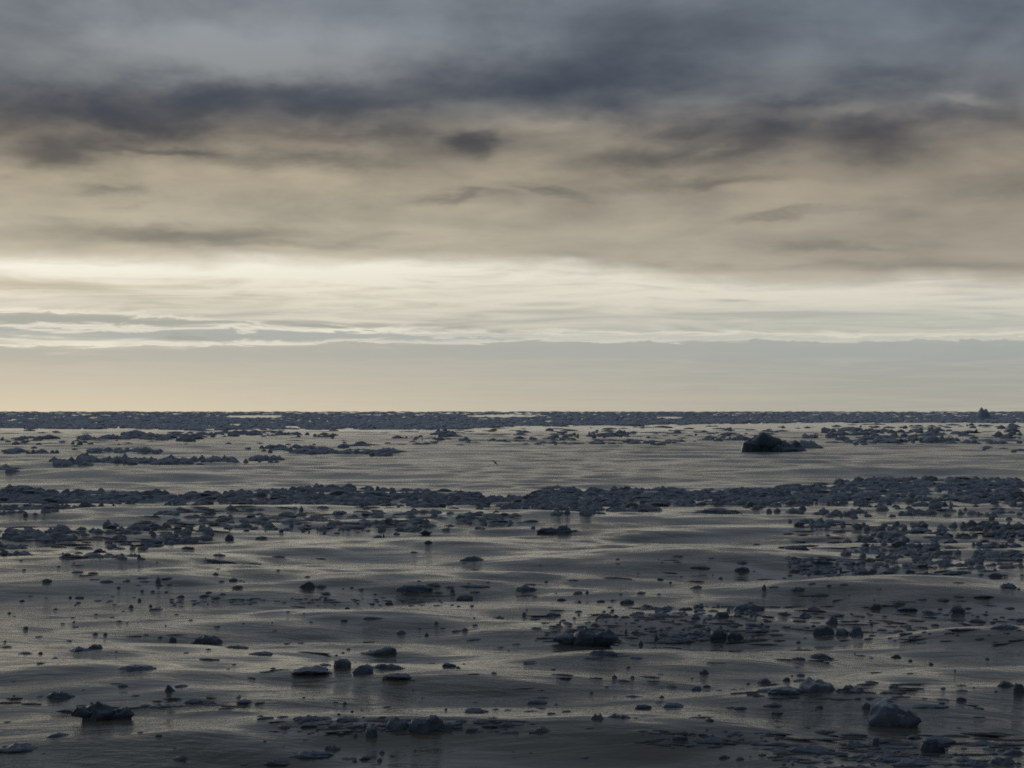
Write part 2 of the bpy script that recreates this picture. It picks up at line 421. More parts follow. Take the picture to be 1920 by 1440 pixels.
def ice_shape(rs, w, d, h, code, sub=3, rough=1.0):
    """one lump of ice: cut by random break planes, weathered, top and keel shaped after its kind. Water level at z = 0."""
    v, f = ico(sub)
    v = v.copy()
    n = rs.randint(6, 10)
    soft = 14.0
    inv = np.zeros(len(v))
    planes = []
    for i in range(n):
        a = 2 * math.pi * (i + rs.uniform(-.4, .4)) / n
        t = rs.uniform(-.35, .22)
        planes.append((math.cos(a) * math.cos(t), math.sin(a) * math.cos(t), math.sin(t), rs.uniform(.68, 1.0)))
    for i in range(3):
        a = rs.uniform(0, 2 * math.pi); t = rs.uniform(.75, 1.35)
        planes.append((math.cos(a) * math.cos(t), math.sin(a) * math.cos(t), math.sin(t), rs.uniform(.62, .9)))
    planes.append((rs.uniform(-.12, .12), rs.uniform(-.14, .08), 1.0, .50 if code in 'stb' else .62))
    for (a, b, c, dd) in planes:
        inv += np.exp(soft * np.maximum(v @ np.array([a, b, c]) / dd, 0.0))
    r = np.minimum(soft / np.log(np.maximum(inv, 1.001) + 1e-6), 1.3)
    off = rs.uniform(-50, 50)
    if sub >= 2:
        dn = .20 * vnoise(v, 1.8, off) + .16 * np.abs(vnoise(v, 4.1, off + 7)) + .08 * vnoise(v, 9.0, off + 3)
        if sub >= 4:
            dn += .05 * vnoise(v, 19.0, off + 5)
        r = r * (1 + rough * (1.5 if code in 'bop' else 1.0) * dn)
    p = v * r[:, None]
    zt = max(p[:, 2].max(), 1e-3)
    x, y, z = p[:, 0], p[:, 1], p[:, 2] / zt
    up = z > 0
    if code in 'dsrLR':                   # slush piled round the foot
        s = np.where(up, 1 + .28 * np.clip(1 - z, 0, 1) ** 2, 1.2)
        x, y = x * s, y * s
    if code == 'k':                       # undercut: wider above than at the water
        s = np.where(up, .55 + .45 * np.clip(z * 1.5, 0, 1), .5)
        x, y = x * s, y * s
    elif code in 'LR':                    # wedge, high at one end
        e = (x if code == 'R' else -x)
        z = np.where(up, z * (.25 + .75 * np.clip(e * .5 + .5, 0, 1) ** 1.2), z)
    if sub >= 2:                          # broken, humped tops
        amp = {'r': .80, 'd': .42, 's': .42, 't': .4, 'L': .30, 'R': .30, 'k': .30}.get(code, .20) * rough
        fx = 1.7 + min(1.5, .25 * w / max(h, 1e-3))
        nt = np.array([mn.noise(Vector((a * fx + off, b * 1.6, off))) + .30 * mn.noise(Vector((a * fx * 2.1 + off, b * 3.0, -off))) for a, b in zip(x, y)])
        z = np.where(up, z * np.clip(.78 + amp * nt, .22, 1.4), z)
    if code in 'dsrtkLR':                 # thin ends, lying low in the water
        e = np.clip(np.abs(x) / max(np.abs(x).max(), 1e-3), 0, 1)
        z = np.where(up, z * (1 - .82 * e ** 2.2), z)
    elif code in 'bo':                    # worn shoulders
        e = np.clip(np.abs(x) / max(np.abs(x).max(), 1e-3), 0, 1)
        z = np.where(up, z * (1 - .55 * e ** 3.0), z)
    z = np.where(up, z * h, z * .5 * h)
    x = x / max(np.abs(x).max(), 1e-3) * w / 2
    y = y / max(np.abs(y).max(), 1e-3) * d / 2
    top = z.max()
    if top > 0:
        z = np.where(z > 0, z * h / top, z)
    return np.stack([x, y, z], -1), f

def link(name, me, mat, parent=None):
    o = bpy.data.objects.new(name, me)
    COL.objects.link(o)
    me.materials.append(mat)
    if parent is not None:
        o.parent = parent
    return o

PX = 1.0 / FPX
def metres(px, t):
    return px * PX * t

KIND = {'d': ('ice_hump', 'hump'), 's': ('ice_slab', 'slab'), 't': ('ice_sliver', 'sliver'), 'b': ('ice_block', 'block'), 'o': ('ice_lump', 'lump'),
        'R': ('ice_wedge', 'wedge'), 'L': ('ice_wedge', 'wedge'), 'k': ('undercut_ice_chunk', 'chunk'), 'r': ('ragged_ice_chunk', 'chunk'), 'p': ('ice_pillar', 'pillar')}
PHRASE = {'d': 'rounded dark ice hump', 's': 'flat dark ice slab', 't': 'thin dark ice sliver', 'b': 'blocky dark ice chunk', 'o': 'round dark ice lump',
          'R': 'tilted dark ice wedge', 'L': 'tilted dark ice wedge', 'k': 'undercut dark ice chunk', 'r': 'ragged dark ice chunk', 'p': 'narrow upright ice piece'}
ORD = ['first', 'second', 'third', 'fourth', 'fifth', 'sixth', 'seventh', 'eighth', 'ninth', 'tenth', 'eleventh', 'twelfth', 'thirteenth', 'fourteenth', 'fifteenth',
       'sixteenth', 'seventeenth', 'eighteenth', 'nineteenth', 'twentieth', 'twenty-first', 'twenty-second', 'twenty-third', 'twenty-fourth', 'twenty-fifth',
       'twenty-sixth', 'twenty-seventh', 'twenty-eighth', 'twenty-ninth', 'thirtieth']
DEPTH = {'t': .55, 's': .62, 'b': .6, 'p': .8, 'd': .6, 'o': .85, 'R': .55, 'L': .55, 'k': .7, 'r': .55}
seed = [11]
CRUMBS = []

def piece(x, y, w, h, code, label=None, group=None, mat=None, sub=None):
    """one floating piece: x, y = middle of its waterline in the photograph, w, h = its size there"""
    seed[0] += 1
    rs = random.Random(seed[0] * 7919)
    wx, wy, wz, t = (float(v) for v in to_sea(x, y - 0.5))
    W, Hh = metres(w * 1.12, t), metres(h * (.72 if code in 'op' else .64), t)
    depth = W * DEPTH[code] * rs.uniform(.85, 1.15)
    depth = min(depth, max(W * .3, Hh * 4.5))
    drop = CAM_Z / t                                      # the top of a flat piece shows in perspective
    up = max(Hh - depth * drop * .45, Hh * .5)
    v, f = ice_shape(rs, W, depth, up, code, (4 if w >= 46 else 3 if w >= 22 else 2))
    name, cat = KIND[code]
    o = link(name, new_mesh(name, v, f, True), mat or M_DARK)
    o.location = (wx, wy + depth * .45, float(sea_z(wx, wy + depth * .3)) - .02)
    o.rotation_euler = (0, 0, rs.uniform(-.18, .18))
    o['category'] = cat
    o['kind'] = 'thing'
    if label: o['label'] = label
    if group: o['group'] = group
    return o

def cluster(items, landmark, group, start=1):
    """pieces counted along from a landmark; start = 1 when the landmark stands at their low-x end, -1 at the other"""
    CRUMBS.extend(it[:4] for it in items if it[2] < 13)     # specks: too small to pick apart
    items = [it for it in items if it[2] >= 13]
    order = sorted(range(len(items)), key=lambda i: start * items[i][0])
    for rank, i in enumerate(order):
        x, y, w, h, c = items[i]
        size = 'tiny ' if w < 11 else 'small ' if w < 22 else '' if w < 42 else 'long ' if w > 3 * h else 'big '
        piece(x, y, w, h, c, f"{size}{PHRASE[c]}, {ORD[rank]} along from {landmark}", group)

def hero(name, cat, label, x, y, parts, mat=None, group=None):
    """a large piece made of several grown-together parts: (part name, dx, dy(px above base), w, h, code, depth px)"""
    wx, wy, wz, t = (float(v) for v in to_sea(x, y - .5))
    root = bpy.data.objects.new(name, None)
    COL.objects.link(root)
    root.empty_display_size = .5
    root['label'] = label
    root['category'] = cat
    if group: root['group'] = group
    root.location = (wx, wy, float(sea_z(wx, wy)))
    for (pn, dx, dy, w, h, code, dep, back) in parts:
        seed[0] += 1
        rs = random.Random(seed[0] * 7919)
        v, f = ice_shape(rs, metres(w * 1.08, t), metres(dep, t), metres(h * .84, t), code, 4 if w > 30 else 3, .75 if mat is M_BERG else .8 if mat is M_PALE else .9)
        o = link(pn, new_mesh(pn, v, f, True), mat or M_DARK, root)
        o.location = (metres(dx, t), metres(back, t) + metres(dep, t) * .4, metres(dy * .84, t) - .02)
    return root

# ------------------------------------------------------------------ the iceberg and the far peak
hero('iceberg', 'iceberg', 'big black domed iceberg standing alone beyond the dark brash band', 1444, 848, [
    ('summit', -4, 0, 74, 44, 'k', 70, 8), ('summit', -2, 0, 96, 40, 'd', 80, 4), ('shoulder', 36, 0, 76, 26, 'r', 60, -4), ('shoulder', -36, 0, 44, 28, 'o', 46, -4)], M_BERG)
piece(1518, 842, 62, 26, 'd', 'paler low ice block floating just behind the black iceberg', mat=M_PACK)
hero('pyramid_iceberg', 'iceberg', 'far pyramid-shaped iceberg whose tip breaks the horizon', 1845, 786, [
    ('peak', 0, 0, 30, 26, 'd', 26, 0), ('skirt', 4, 0, 64, 11, 'd', 40, 0)], M_BRASH)

# ------------------------------------------------------------------ the large near pieces
hero('mushroom_ice_block', 'ice block', 'dark mushroom-shaped ice block with two pointed arms and black foot', 180, 1352, [
    ('foot', 0, 0, 34, 26, 'o', 30, 0), ('cap', 4, 14, 70, 26, 'd', 48, 0), ('arm', -24, 18, 44, 12, 'L', 26, -2), ('arm', 44, 10, 44, 18, 'r', 30, 8)])
hero('bird_shaped_ice_block', 'ice block', 'wide dark ice block spread like wings over a narrow black foot', 1097, 1212, [
    ('foot', 0, 0, 20, 22, 'k', 20, 0), ('cap', 0, 16, 48, 24, 'd', 36, 2), ('wing', -30, 14, 64, 11, 's', 30, 4), ('wing', 34, 16, 60, 20, 'R', 34, 4)])
hero('pale_ice_block', 'ice block', 'large pale skylit-topped ice block with dark undercut front', 1681, 1364, [
    ('foot', -2, 0, 78, 24, 'b', 50, 0), ('cap', -2, 12, 90, 46, 'L', 56, 2), ('pale_lobe', 18, 12, 56, 26, 'r', 44, -4)], M_PALE)  # pale tops of cap and lobe are skylight in their colour
hero('flat_topped_ice_block', 'ice block', 'black flat-topped ice block overhanging its thick stem beside the pale block', 1755, 1412, [
    ('stem', 0, 0, 48, 28, 'b', 34, 0), ('cap', 6, 22, 66, 13, 's', 40, 0)])
hero('pale_ice_mound', 'ice mound', 'pale smooth ice mound with a dark slab reaching out on either side', 1536, 1300, [
    ('mound', 0, 0, 74, 32, 'd', 60, 0), ('ledge', -56, 0, 72, 14, 's', 40, -2), ('ledge', 58, 1, 62, 16, 'r', 40, 2)], M_PALE)
hero('humped_ice_block', 'ice block', 'large dark ice block of three grown-together humps in the bright strip', 788, 1375, [
    ('hump', 0, 0, 58, 30, 'o', 40, 0), ('hump', -42, 8, 46, 24, 'd', 34, 14), ('hump', 25, 16, 34, 22, 'o', 30, 12)])
piece(697, 1384, 20, 25, 'p', 'upright squarish ice pillar with its reflection below it', sub=3)
piece(712, 1229, 74, 24, 'R', 'large dark ice wedge rising to a blunt high end', sub=3)
piece(744, 1278, 62, 20, 'k', 'shallow saucer-shaped ice block under the round dark lump', sub=3)
piece(580, 1269, 76, 27, 'k', 'broad dark ice block tapering to a pointed keel', sub=3)
piece(388, 1209, 66, 28, 'd', 'dark peaked ice mound beside a narrow upright piece', sub=3)
piece(772, 1111, 72, 20, 'b', 'long straight-sided dark ice block with small scraps below it', sub=3)
piece(1405, 1146, 56, 23, 'b', 'big box-shaped dark ice block above the twin round lumps', sub=3)
piece(1348, 1200, 31, 26, 'o', 'round dark ice lump, one of twins, the one beside loose scraps', sub=3)
piece(1380, 1201, 32, 23, 'o', 'round dark ice lump, one of twins, the one on the open side', sub=3)
piece(1545, 1192, 36, 31, 'b', 'tall flat-topped pale lump, largest of three standing in a row', mat=M_PALE, sub=3)
piece(1579, 1192, 27, 21, 'o', 'dark middle lump of the three standing in a row', sub=3)
piece(1608, 1192, 29, 28, 'r', 'dark horned lump at the end of three standing in a row', sub=3)
piece(885, 1052, 44, 15, 'd', 'smooth dark dome of ice alone on grey water', sub=3)
piece(1345, 964, 98, 17, 'd', 'long low blue-black floe against the lower edge of the brash band', sub=3)
hero('peaked_ice_floe', 'ice floe', 'dark floe with a thin flat skirt and a small central peak', 1058, 1000, [
    ('skirt', 0, 0, 86, 6, 's', 50, 0), ('peak', -2, 2, 32, 15, 'd', 24, 8), ('shelf', -30, 3, 50, 8, 's', 30, 8)])

# ------------------------------------------------------------------ the other pieces, each group counted along from something one can find
cluster([(45, 1227, 28, 8, 'd'), (75, 1226, 10, 4, 'd'), (100, 1239, 16, 10, 'o'), (150, 1221, 46, 14, 'r'), (178, 1217, 32, 15, 'r'), (250, 1257, 82, 16, 's'),
         (229, 1289, 18, 10, 'b')], 'the frame edge, above the mushroom-shaped block', 'ice above the mushroom-shaped block')
cluster([(272, 1326, 28, 7, 's'), (298, 1324, 12, 4, 't'), (335, 1325, 44, 5, 't'), (361, 1320, 40, 15, 'd'), (405, 1324, 46, 6, 's'), (456, 1321, 34, 14, 'k')],
        'the mushroom-shaped block, in its row', 'row beside the mushroom-shaped block')
cluster([(318, 1297, 22, 20, 'L'), (337, 1289, 30, 10, 's')], 'the small block over the mushroom', 'pointed pair above the row')
cluster([(108, 1312, 58, 22, 'd'), (28, 1412, 86, 24, 'd'), (110, 1382, 44, 12, 'd'), (297, 1382, 15, 8, 'o'), (340, 1426, 32, 12, 'd'), (457, 1436, 22, 7, 's')],
        'the frame edge, around the mushroom-shaped block', 'dim ice in the dark corner')
cluster([(322, 1207, 14, 17, 'p'), (440, 1216, 44, 11, 's'), (488, 1229, 44, 12, 'b')], 'the frame edge, at the peaked mound', 'ice at the peaked mound')
cluster([(605, 1247, 16, 5, 't'), (641, 1253, 31, 25, 'o'), (680, 1265, 37, 27, 'o'), (726, 1255, 62, 18, 's')], 'the keeled block, behind the saucer', 'ice behind the saucer')
cluster([(807, 1248, 27, 9, 's'), (842, 1251, 25, 11, 'o'), (859, 1253, 9, 4, 't'), (870, 1247, 7, 3, 't'), (926, 1263, 13, 5, 's')], 'the saucer-shaped block', 'scraps past the saucer')
cluster([(628, 1318, 14, 4, 't'), (646, 1320, 10, 4, 't'), (678, 1333, 8, 3, 't'), (660, 1337, 8, 3, 't'), (771, 1334, 16, 3, 't'), (836, 1331, 7, 3, 't')], 'the keeled block, toward the bright strip', 'slivers above the bright strip')
cluster([(488, 1344, 18, 5, 's'), (530, 1346, 26, 8, 's'), (582, 1353, 80, 17, 'r'), (650, 1354, 56, 15, 'd'), (702, 1353, 32, 5, 't'), (717, 1347, 15, 6, 'b')],
        'the undercut chunk, upper line, bright strip', 'upper line of the bright strip')
cluster([(533, 1366, 32, 11, 'd'), (582, 1366, 36, 14, 'k'), (612, 1359, 32, 6, 't'), (636, 1361, 26, 6, 's'), (640, 1379, 18, 10, 'k'), (668, 1365, 16, 8, 'b'), (683, 1365, 10, 8, 'b'),
         (666, 1382, 11, 9, 'o'), (716, 1363, 22, 8, 'k'), (742, 1368, 28, 11, 'r')], 'the raft with a peak, lower line', 'lower line of the bright strip')
cluster([(841, 1369, 22, 21, 'b'), (858, 1369, 22, 9, 'o'), (864, 1355, 21, 8, 'o'), (886, 1373, 21, 12, 'b'), (902, 1358, 46, 13, 's'), (918, 1367, 30, 12, 'k'), (918, 1374, 18, 3, 't'),
         (950, 1364, 32, 14, 'd'), (952, 1376, 30, 6, 's')], 'the three-humped block', 'crowd past the three-humped block')
cluster([(892, 1337, 58, 14, 'd'), (929, 1332, 15, 5, 't'), (953, 1333, 20, 4, 't')], 'the three-humped block, up on bright water', 'hump above the crowd')
cluster([(518, 1437, 60, 16, 'd'), (575, 1424, 84, 22, 'd'), (622, 1408, 32, 18, 'r'), (572, 1388, 15, 4, 't')], 'the bottom edge, under the peaked raft', 'dim ridge at the bottom')
cluster([(650, 1426, 44, 9, 'R'), (665, 1429, 11, 5, 't'), (684, 1426, 22, 12, 'k'), (700, 1411, 17, 5, 's'), (716, 1413, 12, 7, 'b'), (711, 1428, 11, 7, 'o'), (735, 1419, 12, 4, 't'), (788, 1407, 13, 4, 't'),
         (778, 1409, 5, 4, 'o')], 'the dim bottom ridge', 'scraps under the pillar')
cluster([(996, 1246, 39, 8, 's'), (1055, 1274, 32, 9, 'k'), (1012, 1295, 24, 3, 't')], 'the bright wave under the spread-winged block', 'ice on the middle wave')
cluster([(1116, 1236, 52, 7, 's'), (1132, 1230, 62, 16, 'd'), (1192, 1236, 28, 7, 's'), (1225, 1219, 12, 5, 's'), (1150, 1211, 26, 4, 't'), (1185, 1211, 20, 3, 't'), (1202, 1210, 11, 10, 'p')],
        "the spread-winged block's foot", 'ice below the spread-winged block')
cluster([(1152, 1271, 11, 6, 'o'), (1167, 1278, 28, 6, 's'), (1186, 1271, 10, 4, 't'), (1214, 1271, 46, 6, 't'), (1238, 1265, 17, 3, 't')], 'the flat middle wave', 'thin chain on the middle wave')
cluster([(1260, 1290, 23, 8, 'd'), (1236, 1291, 16, 3, 't'), (1306, 1295, 22, 14, 'r'), (1326, 1289, 15, 7, 'b'), (1320, 1264, 21, 14, 'r'), (1350, 1296, 16, 4, 't'), (1376, 1294, 14, 4, 's'), (1394, 1293, 13, 4, 't'),
         (1403, 1283, 9, 3, 't')], 'the thin chain, toward the pale mound', 'scraps before the pale mound')
cluster([(1109, 1300, 9, 3, 't'), (1195, 1308, 42, 7, 'L'), (1206, 1330, 30, 15, 'b'), (1241, 1308, 11, 4, 's'), (1262, 1327, 45, 16, 's'), (1390, 1331, 30, 10, 'd'), (1330, 1353, 17, 12, 'k')],
        'the bright slope below the thin chain', 'ice below the thin chain')
cluster([(1008, 1321, 44, 12, 'd'), (1034, 1340, 17, 7, 'b'), (1060, 1337, 20, 7, 'b'), (1121, 1350, 26, 21, 'r'), (1160, 1347, 46, 16, 'r'), (1192, 1347, 13, 4, 's'), (1109, 1367, 19, 6, 'd')],
        'the crowd, out on the bright slope', 'ice on the bright slope')
cluster([(968, 1361, 40, 8, 's'), (1000, 1359, 26, 5, 't'), (967, 1376, 17, 10, 'd'), (1012, 1375, 42, 18, 'R')], 'the frame middle, ending at the pale wedge', 'ice at the wave lip')
cluster([(1235, 1388, 32, 7, 'd'), (1275, 1389, 27, 13, 'o'), (1282, 1376, 12, 5, 's'), (1300, 1381, 14, 4, 't'), (1316, 1381, 21, 9, 'k'), (1330, 1396, 62, 17, 'd'), (1292, 1402, 22, 9, 'k'), (1365, 1380, 26, 4, 't'), (1361, 1373, 8, 4, 't'),
         (1395, 1395, 36, 7, 's'), (1418, 1398, 30, 11, 'd')], 'the dark bottom wave', 'ragged line over the dark wave')
cluster([(1095, 1423, 24, 7, 'd'), (1262, 1404, 18, 4, 't'), (1362, 1423, 26, 11, 'L'), (1388, 1426, 16, 10, 'o'), (1430, 1418, 18, 8, 's')], 'the pale wedge, on the dark wave', 'dim ice on the dark wave')
cluster([(1434, 1282, 25, 15, 'o'), (1440, 1297, 44, 10, 's'), (1476, 1277, 15, 12, 'k'), (1503, 1268, 17, 7, 'o'), (1505, 1278, 30, 7, 's'), (1456, 1311, 34, 9, 'd'), (1452, 1326, 38, 11, 'd'), (1458, 1341, 22, 9, 'o'),
         (1455, 1353, 14, 5, 's'), (1456, 1364, 18, 4, 't')], 'the loose slivers, before the pale mound', 'ice before the pale mound')
cluster([(1498, 1238, 28, 9, 's'), (1540, 1236, 48, 18, 'd'), (1550, 1244, 13, 4, 'o'), (1614, 1231, 26, 5, 't'), (1682, 1234, 22, 12, 'r'), (1708, 1240, 12, 4, 't'), (1746, 1247, 10, 5, 's')],
        'the pale mound, on grey water behind', 'ice behind the pale mound')
cluster([(1538, 1329, 18, 10, 'o'), (1630, 1330, 24, 20, 'L')], 'the pale mound, toward the pale block', 'ice between mound and pale block')
cluster([(1635, 1281, 28, 8, 'd'), (1680, 1302, 48, 10, 's'), (1676, 1290, 22, 8, 'r'), (1805, 1297, 24, 8, 's'), (1806, 1287, 24, 6, 'r'), (1804, 1315, 20, 13, 'b'), (1890, 1288, 36, 18, 'L'), (1912, 1300, 22, 30, 'b')],
        'the pale mound, behind the pale block', 'ice behind the pale block')
cluster([(1745, 1329, 82, 11, 's'), (1768, 1313, 28, 6, 't'), (1836, 1330, 24, 7, 'd'), (1733, 1311, 14, 4, 't')], "the pale block's top", 'ice past the pale block')
cluster([(1520, 1413, 92, 24, 'd'), (1600, 1401, 62, 20, 'r'), (1575, 1415, 44, 8, 's'), (1642, 1398, 13, 22, 'p'), (1659, 1395, 22, 12, 'b'), (1690, 1405, 74, 8, 't'), (1640, 1411, 60, 7, 't'), (1715, 1387, 26, 13, 'k'), (1460, 1411, 40, 10, 'd')],
        'the dark wave, under the pale block', 'raft under the pale block')
cluster([(1850, 1399, 80, 15, 's'), (1903, 1416, 50, 20, 'd')], 'the flat-topped block', 'long floes past the flat-topped block')
cluster([(1672, 1428, 60, 16, 'r'), (1725, 1437, 90, 20, 'r'), (1810, 1428, 44, 14, 'd'), (1838, 1438, 60, 20, 'r'), (1885, 1434, 50, 22, 'r'), (1598, 1440, 30, 6, 't'), (1556, 1440, 14, 5, 's')],
        'the dark wave, along the bottom edge', 'ice along the bottom edge')
# the grey water between the brash band and the large pieces
cluster([(185, 1041, 29, 18, 'k'), (255, 1046, 22, 9, 'r'), (140, 1047, 62, 9, 's'), (352, 1030, 28, 8, 's'), (409, 1044, 27, 9, 'd'), (428, 1013, 19, 17, 'o'), (406, 1056, 68, 8, 's'), (404, 1078, 14, 7, 'd')],
        'the frame edge, under the brash', 'ice under the brash')
cluster([(86, 1092, 17, 9, 'o'), (145, 1074, 24, 5, 't'), (173, 1076, 20, 5, 't'), (176, 1088, 24, 4, 't'), (197, 1093, 25, 8, 'b'), (236, 1091, 16, 7, 'R'), (265, 1086, 23, 6, 's'), (269, 1092, 25, 5, 's'), (296, 1092, 11, 11, 'o'),
         (312, 1087, 25, 6, 's'), (415, 1092, 14, 6, 'd'), (436, 1090, 17, 8, 'o'), (445, 1103, 24, 8, 's')], 'the frame edge, across the water hump', 'ice on the hump of water')
cluster([(222, 1103, 9, 4, 't'), (258, 1099, 16, 3, 't'), (297, 1099, 15, 5, 's'), (318, 1098, 14, 4, 't'), (266, 1109, 8, 3, 't'), (286, 1110, 11, 3, 't'), (311, 1111, 9, 3, 't')],
        'the frame edge, in the bright trough', 'slivers in the bright trough')
cluster([(40, 1128, 12, 4, 't'), (131, 1122, 8, 5, 'o'), (148, 1123, 17, 8, 'b'), (147, 1131, 11, 3, 't'), (182, 1128, 19, 5, 's'), (206, 1128, 13, 4, 's'), (261, 1127, 8, 6, 'o'), (245, 1139, 10, 6, 'o'), (282, 1137, 8, 4, 's'), (292, 1144, 28, 5, 't')],
        'the frame edge, on the flat swell', 'bits on the flat swell')
cluster([(337, 1121, 17, 9, 'R'), (382, 1120, 23, 7, 's'), (391, 1113, 16, 6, 's'), (405, 1124, 19, 7, 'd'), (417, 1116, 15, 6, 's'), (443, 1125, 26, 4, 't'), (470, 1126, 16, 3, 't'), (494, 1126, 14, 3, 't'), (520, 1128, 16, 3, 't'), (566, 1132, 18, 3, 't'),
         (585, 1131, 14, 3, 't'), (620, 1130, 40, 4, 't')], 'the small wedge that starts the chain', 'long chain of slivers')
cluster([(139, 1177, 14, 5, 's'), (48, 1179, 10, 5, 's'), (178, 1190, 12, 4, 's'), (197, 1191, 9, 5, 'o'), (17, 1150, 7, 3, 't'), (300, 1196, 12, 3, 't')], 'the frame edge, above the peaked mound', 'bits above the peaked mound')
cluster([(490, 1010, 25, 6, 's'), (527, 997, 11, 5, 'd'), (710, 1009, 21, 8, 'd'), (719, 1009, 7, 10, 'b'), (743, 1003, 13, 6, 'o'), (798, 1004, 25, 16, 'k'), (803, 1019, 15, 8, 'k'), (520, 1045, 30, 4, 't'), (775, 1037, 16, 5, 'd')],  # the small undercut chunk below the larger one is its reflection, built as ice
        'the brash band, on the pale swell', 'bits on the pale swell')
cluster([(575, 1102, 32, 18, 'R'), (601, 1102, 21, 8, 's'), (610, 1115, 23, 8, 's'), (610, 1124, 8, 6, 'o'), (659, 1103, 9, 3, 't'), (677, 1107, 14, 6, 'd')], 'the pointed wedge, toward the long block', 'ice before the long block')
cluster([(812, 1100, 30, 10, 'd'), (820, 1113, 24, 4, 't'), (843, 1103, 19, 6, 's'), (848, 1110, 10, 8, 'b'), (886, 1102, 62, 8, 's'), (872, 1127, 30, 19, 'b'), (891, 1112, 22, 6, 's'), (848, 1116, 14, 4, 't')], 'the long block', 'ice past the long block')
cluster([(650, 1142, 12, 4, 's'), (698, 1134, 11, 3, 't'), (729, 1134, 16, 9, 'k'), (755, 1129, 8, 5, 'k'), (785, 1130, 14, 6, 's'), (759, 1114, 10, 5, 'd')], 'the long chain, under the long block', 'bits under the long block')
cluster([(703, 1161, 40, 7, 'L'), (752, 1189, 19, 11, 'd'), (800, 1192, 12, 6, 's'), (818, 1169, 11, 4, 't'), (862, 1184, 34, 4, 't'), (872, 1183, 13, 8, 'o'), (891, 1173, 13, 4, 's'), (934, 1160, 27, 7, 's')], 'the long chain, out on dark water', 'ice on the dark swell')
cluster([(1124, 1035, 20, 4, 's'), (1272, 1045, 25, 5, 's'), (1270, 1055, 19, 3, 't'), (1335, 1048, 20, 4, 's'), (1315, 1068, 39, 9, 'b'), (1394, 1073, 28, 14, 'b'), (1393, 1058, 31, 7, 's'), (1419, 1022, 14, 4, 's')], 'the lone dome, on grey water', 'ice past the lone dome')
cluster([(985, 1109, 46, 18, 'd'), (1024, 1092, 10, 4, 't'), (1076, 1089, 23, 4, 's'), (1083, 1114, 19, 9, 'b'), (1101, 1112, 8, 5, 'o'), (1203, 1113, 20, 6, 's'), (1238, 1088, 14, 7, 'd'), (1257, 1093, 7, 3, 't'), (1307, 1103, 24, 8, 'R'), (1352, 1086, 12, 5, 's'),
         (1433, 1105, 12, 10, 'o')], 'the long block, on calm grey water', 'ice on calm grey water')
cluster([(1052, 1127, 20, 8, 'k'), (1086, 1130, 7, 5, 'o'), (1127, 1129, 19, 6, 's'), (1150, 1127, 14, 4, 't'), (1177, 1132, 26, 11, 'o')], 'the calm-water hump, behind the slivers', 'bits behind the spread-winged block')
cluster([(983, 1153, 10, 6, 'o'), (1004, 1163, 24, 8, 'd'), (1022, 1169, 20, 5, 's'), (1036, 1157, 40, 13, 's'), (1056, 1165, 14, 6, 'd'), (1005, 1179, 22, 4, 't')], 'the bright water, beside the spread-winged block', 'slabs beside the spread-winged block')
cluster([(1135, 1158, 27, 13, 'r'), (1155, 1158, 14, 9, 'd'), (1175, 1159, 16, 7, 'd'), (1200, 1157, 22, 6, 's'), (1235, 1158, 22, 6, 's'), (1268, 1158, 38, 6, 's'), (1305, 1161, 22, 10, 'd'), (1332, 1161, 27, 7, 's'), (1365, 1166, 30, 8, 's')],
        'the spread-winged block, through bright water', 'strip through bright water')
cluster([(1212, 1139, 24, 10, 'r'), (1227, 1143, 17, 9, 'd'), (1247, 1143, 19, 9, 'd'), (1286, 1145, 28, 11, 'b'), (1311, 1141, 24, 11, 'r'), (1338, 1147, 22, 7, 's'), (1355, 1157, 28, 15, 'b'), (1417, 1155, 22, 7, 'b')], 'the calm water, before the box-shaped block', 'ice before the box-shaped block')
cluster([(1192, 1188, 18, 7, 'b'), (1174, 1187, 6, 9, 'p'), (1245, 1192, 17, 8, 'b'), (1278, 1193, 28, 7, 's'), (1310, 1191, 30, 11, 'r'), (1285, 1206, 44, 13, 'd'), (1252, 1206, 42, 6, 's'), (1320, 1202, 32, 7, 's'), (1231, 1199, 8, 11, 'p'), (1290, 1179, 24, 5, 's')],
        'the spread-winged block, toward the twin lumps', 'ice before the twin lumps')
cluster([(1322, 1169, 14, 6, 'd'), (1376, 1176, 20, 7, 'd'), (1412, 1174, 38, 8, 'L'), (1406, 1187, 17, 5, 's'), (1432, 1186, 22, 11, 'd'), (1450, 1184, 26, 5, 's'), (1475, 1177, 22, 4, 't')], 'the box-shaped block, below it', 'ice below the box-shaped block')
cluster([(1455, 1102, 26, 5, 's'), (1497, 1109, 28, 10, 'd'), (1525, 1096, 20, 4, 't'), (1540, 1119, 40, 9, 'd'), (1530, 1129, 16, 4, 's'), (1555, 1099, 11, 4, 's'), (1584, 1098, 18, 6, 'd')], 'the calm water, under the crowded field', 'ice under the crowded field')
cluster([(1472, 1154, 28, 11, 'd'), (1510, 1157, 24, 15, 'r'), (1527, 1143, 26, 11, 'd'), (1500, 1167, 26, 8, 'b'), (1560, 1170, 24, 24, 'R'), (1535, 1159, 26, 5, 't'), (1555, 1137, 20, 4, 't')], 'the box-shaped block, above the three lumps', 'ice above the three lumps')
cluster([(1642, 1143, 26, 16, 'b'), (1686, 1134, 28, 11, 'R'), (1704, 1147, 38, 14, 'k'), (1730, 1126, 26, 5, 't'), (1768, 1128, 26, 9, 'd'), (1743, 1151, 23, 8, 's'), (1775, 1154, 16, 5, 's'), (1797, 1151, 28, 27, 'k'), (1798, 1121, 22, 7, 'd'),
         (1845, 1123, 40, 9, 'k'), (1832, 1168, 34, 13, 'd'), (1914, 1165, 20, 8, 'b')], 'the three lumps, on the shaded swell', 'ice on the shaded swell')
